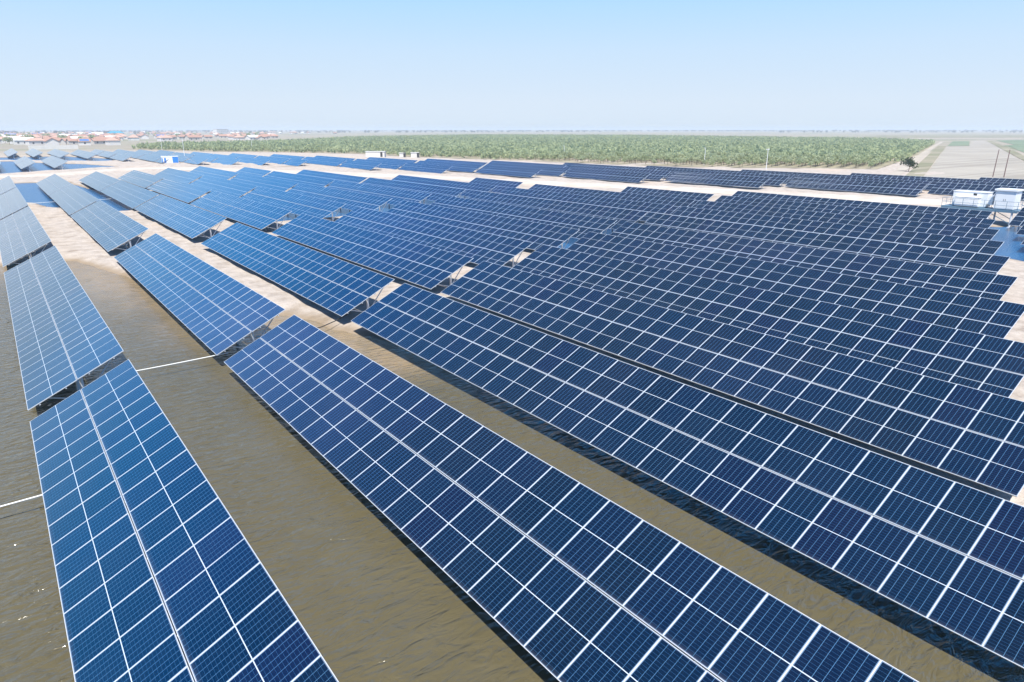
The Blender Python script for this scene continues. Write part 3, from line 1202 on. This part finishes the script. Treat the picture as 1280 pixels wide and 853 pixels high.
# far tree lines at the horizon
cs, rs = [], []
r = np.random.default_rng(21)
for (x0, y0, x1, y1, nn, hh) in ((-900, 3600, 1500, 3300, 420, 6), (1500, 3300, 3600, 2000, 420, 6), (3600, 2000, 4600, 200, 330, 7), (3300, 900, 3900, 300, 160, 12),
                                 (300, 2300, 2000, 2100, 120, 5), (2200, 1500, 3000, 700, 90, 5), (-300, 1900, 300, 2000, 90, 6)):
    for k in range(nn):
        s = r.uniform()
        cs.append((x0 + (x1 - x0) * s + r.normal(0, 25), y0 + (y1 - y0) * s + r.normal(0, 25), LAND + hh * 0.5))
        rs.append(hh * r.uniform(0.35, 0.9))
V, F, tn = leaf_cloud(cs, rs, 40, -0.55, 22, 0.8)
tag(link("far_woods", np_mesh("far_woods", V, F, [M['leaf_far']], {"tint": tn})), "thin dark line of trees along the horizon", "woods", None, 'stuff')


# ------------------------------------------------------------------ village
def house(x, y, rot, w, d, h, roof_mat, wall_mat, label, group, chimney=False, panels=False, hip=False):
    root = empty("house", (x, y, LAND), rot)
    tag(root, label, "house", group)
    rh = d * 0.28
    mb = MB().box((-w / 2, -d / 2, -0.1), (w / 2, d / 2, h))
    if not hip:
        for sx in (-1, 1):
            pts = [(sx * w / 2, -d / 2, h + .001), (sx * w / 2, d / 2, h + .001), (sx * w / 2, 0, h + rh)]
            mb.quad(pts if sx > 0 else pts[::-1])
    mb.build("wall", wall_mat, root)
    e = 0.5
    rb = MB()
    ins = d * 0.4 if hip else -e
    th = 0.18
    A = [(-w / 2 - e, -d / 2 - e, h - 0.14), (w / 2 + e, -d / 2 - e, h - 0.14), (w / 2 + e, d / 2 + e, h - 0.14), (-w / 2 - e, d / 2 + e, h - 0.14)]
    r0, r1 = (-w / 2 + ins, 0, h + rh), (w / 2 - ins, 0, h + rh)
    up = lambda p: (p[0], p[1], p[2] + th)
    rb.quad([up(A[0]), up(A[1]), up(r1), up(r0)])
    rb.quad([up(A[2]), up(A[3]), up(r0), up(r1)])
    if hip:
        rb.quad([up(A[1]), up(A[2]), up(r1)])
        rb.quad([up(A[3]), up(A[0]), up(r0)])
    rb.quad([A[1], A[0], r0, r1])
    rb.quad([A[3], A[2], r1, r0])
    for a_, b_ in ((A[0], A[1]), (A[2], A[3])):
        rb.quad([a_, b_, up(b_), up(a_)])
    roof = rb.build("roof", roof_mat, root)
    if panels:
        sl = math.atan2(rh, d / 2)
        mm = Matrix.Translation((-w * 0.4, -d / 2, h + 0.08)) @ Matrix.Rotation(sl, 4, 'X')
        MB().box((0, 0.1, 0.12), (w * 0.8, d * 0.47, 0.2), 0, mm).build("roof_panel", M['roofblue'], roof)
    for k in range(max(1, int(w // 4))):
        xx = -w / 2 + w * (k + 0.5) / max(1, int(w // 4))
        MB().box((xx - 0.6, -d / 2 - 0.02, 0.9), (xx + 0.6, -d / 2 + 0.05, 2.2)).build("window", M['window'], root)
    return root


KINDS = [('rooftile', 'plaster', "village house with an orange red gable roof on the plain at the left horizon", "orange red roofed village houses", False, False),
         ('roofpale', 'plaster_white', "village house with a faded pink hipped roof on the plain at the left horizon", "faded pink roofed village houses", False, True),
         ('roofgrey', 'plaster_white', "village house with a pale grey sheet roof at the left horizon", "grey roofed village houses", False, False),
         ('rooftile', 'plaster_white', "village house with blue panels on its red roof at the left horizon", "village houses with roof panels", True, False)]
vr = random.Random(5)
placed = []
tries = 0
while len(placed) < 285 and tries < 6000:
    tries += 1
    if vr.random() < 0.45:
        px, py = vr.uniform(-6, 150), vr.uniform(169, 182)
    else:
        py = vr.choice([vr.uniform(172, 176.5), vr.uniform(168.5, 173), vr.uniform(166.5, 169)])
        px = vr.uniform(-6, 440 if py < 168.5 else 345)
    p = at_px(px, py)
    if any((p.x - q.x) ** 2 + (p.y - q.y) ** 2 < 13 ** 2 for q in placed):
        continue
    if inside(np.array([p.x]), np.array([p.y]), ORCH)[0]:
        continue
    placed.append(p)
    k = vr.choices(range(4), (0.46, 0.26, 0.13, 0.15))[0]
    rm, wm, lab, grp, pan, hip = KINDS[k]
    house(p.x, p.y, vr.choice([0.12, 0.3, 1.69]) + vr.uniform(-.15, .15), vr.uniform(6.5, 13), vr.uniform(5.5, 8), vr.uniform(2.6, 3.4), M[rm], M[wm], lab, grp, panels=pan, hip=hip)
p = at_px(280, 167.5)
blk = empty("apartment_block", (p.x, p.y, LAND), 0.45)
tag(blk, "white three storey block standing above the red village roofs", "apartment block")
MB().box((-26, -7, 0), (8, 7, 11)).box((8.01, -6, 0), (26, 6, 7.5)).build("wall", M['plaster_white'], blk)
MB().box((-26.4, -7.4, 11.02), (8.4, 7.4, 11.6)).build("roof", M['roofgrey'], blk)
for f_ in range(3):
    for k in range(10):
        MB().box((-24 + k * 3.2, -7.03, 1.2 + f_ * 3.4), (-22.4 + k * 3.2, -6.95, 2.9 + f_ * 3.4)).build("window", M['window'], blk)
p = at_px(145, 170)
house(p.x, p.y, 0.2, 24, 12, 4.5, M['roofteal'], M['plaster_white'], "large hall with a bright teal roof among the red village roofs", None, hip=True)
# white yard wall before the village
a, b = at_px(36, 187.5), at_px(98, 186.5)
w_ = MB().bar((a.x, a.y, LAND + 1.1), (b.x, b.y, LAND + 1.1), 0.35, 2.4).build("yard_wall", M['plaster_white'])
tag(w_, "long low white yard wall in front of the village", "wall")
# village trees
vt = 0
while vt < 70:
    py = vr.uniform(168, 181)
    px = vr.uniform(-5, 345 if py < 175 else 140)
    p = at_px(px, py)
    if inside(np.array([p.x]), np.array([p.y]), ORCH)[0] or p.y < 440:
        continue
    vt += 1
    tr = empty("village_tree", (p.x, p.y, LAND), vr.uniform(0, 6))
    s = vr.uniform(1.2, 2.2)
    tr.scale = (s, s, s)
    tag(tr, "grey green tree standing between the village houses", "tree", "trees among the village houses")
    link("trunk", protos[vt % 6][1], tr)
    c_ = link("crown", protos[vt % 6][0], tr)


# white sheds behind the tables
def shed(px, py, w, d, h, label):
    p = at_px(px, py)
    root = empty("shed", (p.x, p.y, LAND), R(-37))
    tag(root, label, "shed")
    MB().box((-w / 2, -d / 2, 0), (w / 2, d / 2, h)).build("wall", M['plaster_white'], root)
    MB().box((-w / 2 - .2, -d / 2 - .2, h + .002), (w / 2 + .2, d / 2 + .2, h + .14)).build("roof", M['roofgrey'], root)
    MB().box((w * 0.28, -d / 2 - .03, 0.1), (w * 0.28 + 0.9, -d / 2 + .02, 2.0)).build("door", M['dark'], root)


shed(470, 196.4, 8.0, 3.5, 2.2, "long low white shed between the tables and the orchard")
shed(503, 196.8, 2.2, 2.0, 1.7, "tiny white shed, left one of two right of the long shed")
shed(519, 197.2, 3.2, 2.4, 2.0, "tiny white shed, right one of two right of the long shed")

# ------------------------------------------------------------------ haze
HAZE = True
if HAZE:
    hm = bpy.data.materials.new("pale_haze")
    hm.use_nodes = True
    nt = hm.node_tree
    nt.nodes.remove(nt.nodes["Principled BSDF"])
    pv = nt.nodes.new("ShaderNodeVolumePrincipled")
    pv.inputs["Color"].default_value = (0.72, 0.80, 0.90, 1)
    pv.inputs["Density"].default_value = 0.00030
    pv.inputs["Anisotropy"].default_value = 0.0
    nt.links.new(pv.outputs[0], nt.nodes["Material Output"].inputs["Volume"])
    x0, x1 = float(gx[0]) - 5, float(gx[-1]) + 5
    y0, y1 = float(gy[0]) - 5, float(gy[-1]) + 5
    hz = MB().box((x0, y0, -2), (x1, y1, 19)).build("haze", hm)
    tag(hz, "thin pale haze over the plain", "haze", None, 'stuff')
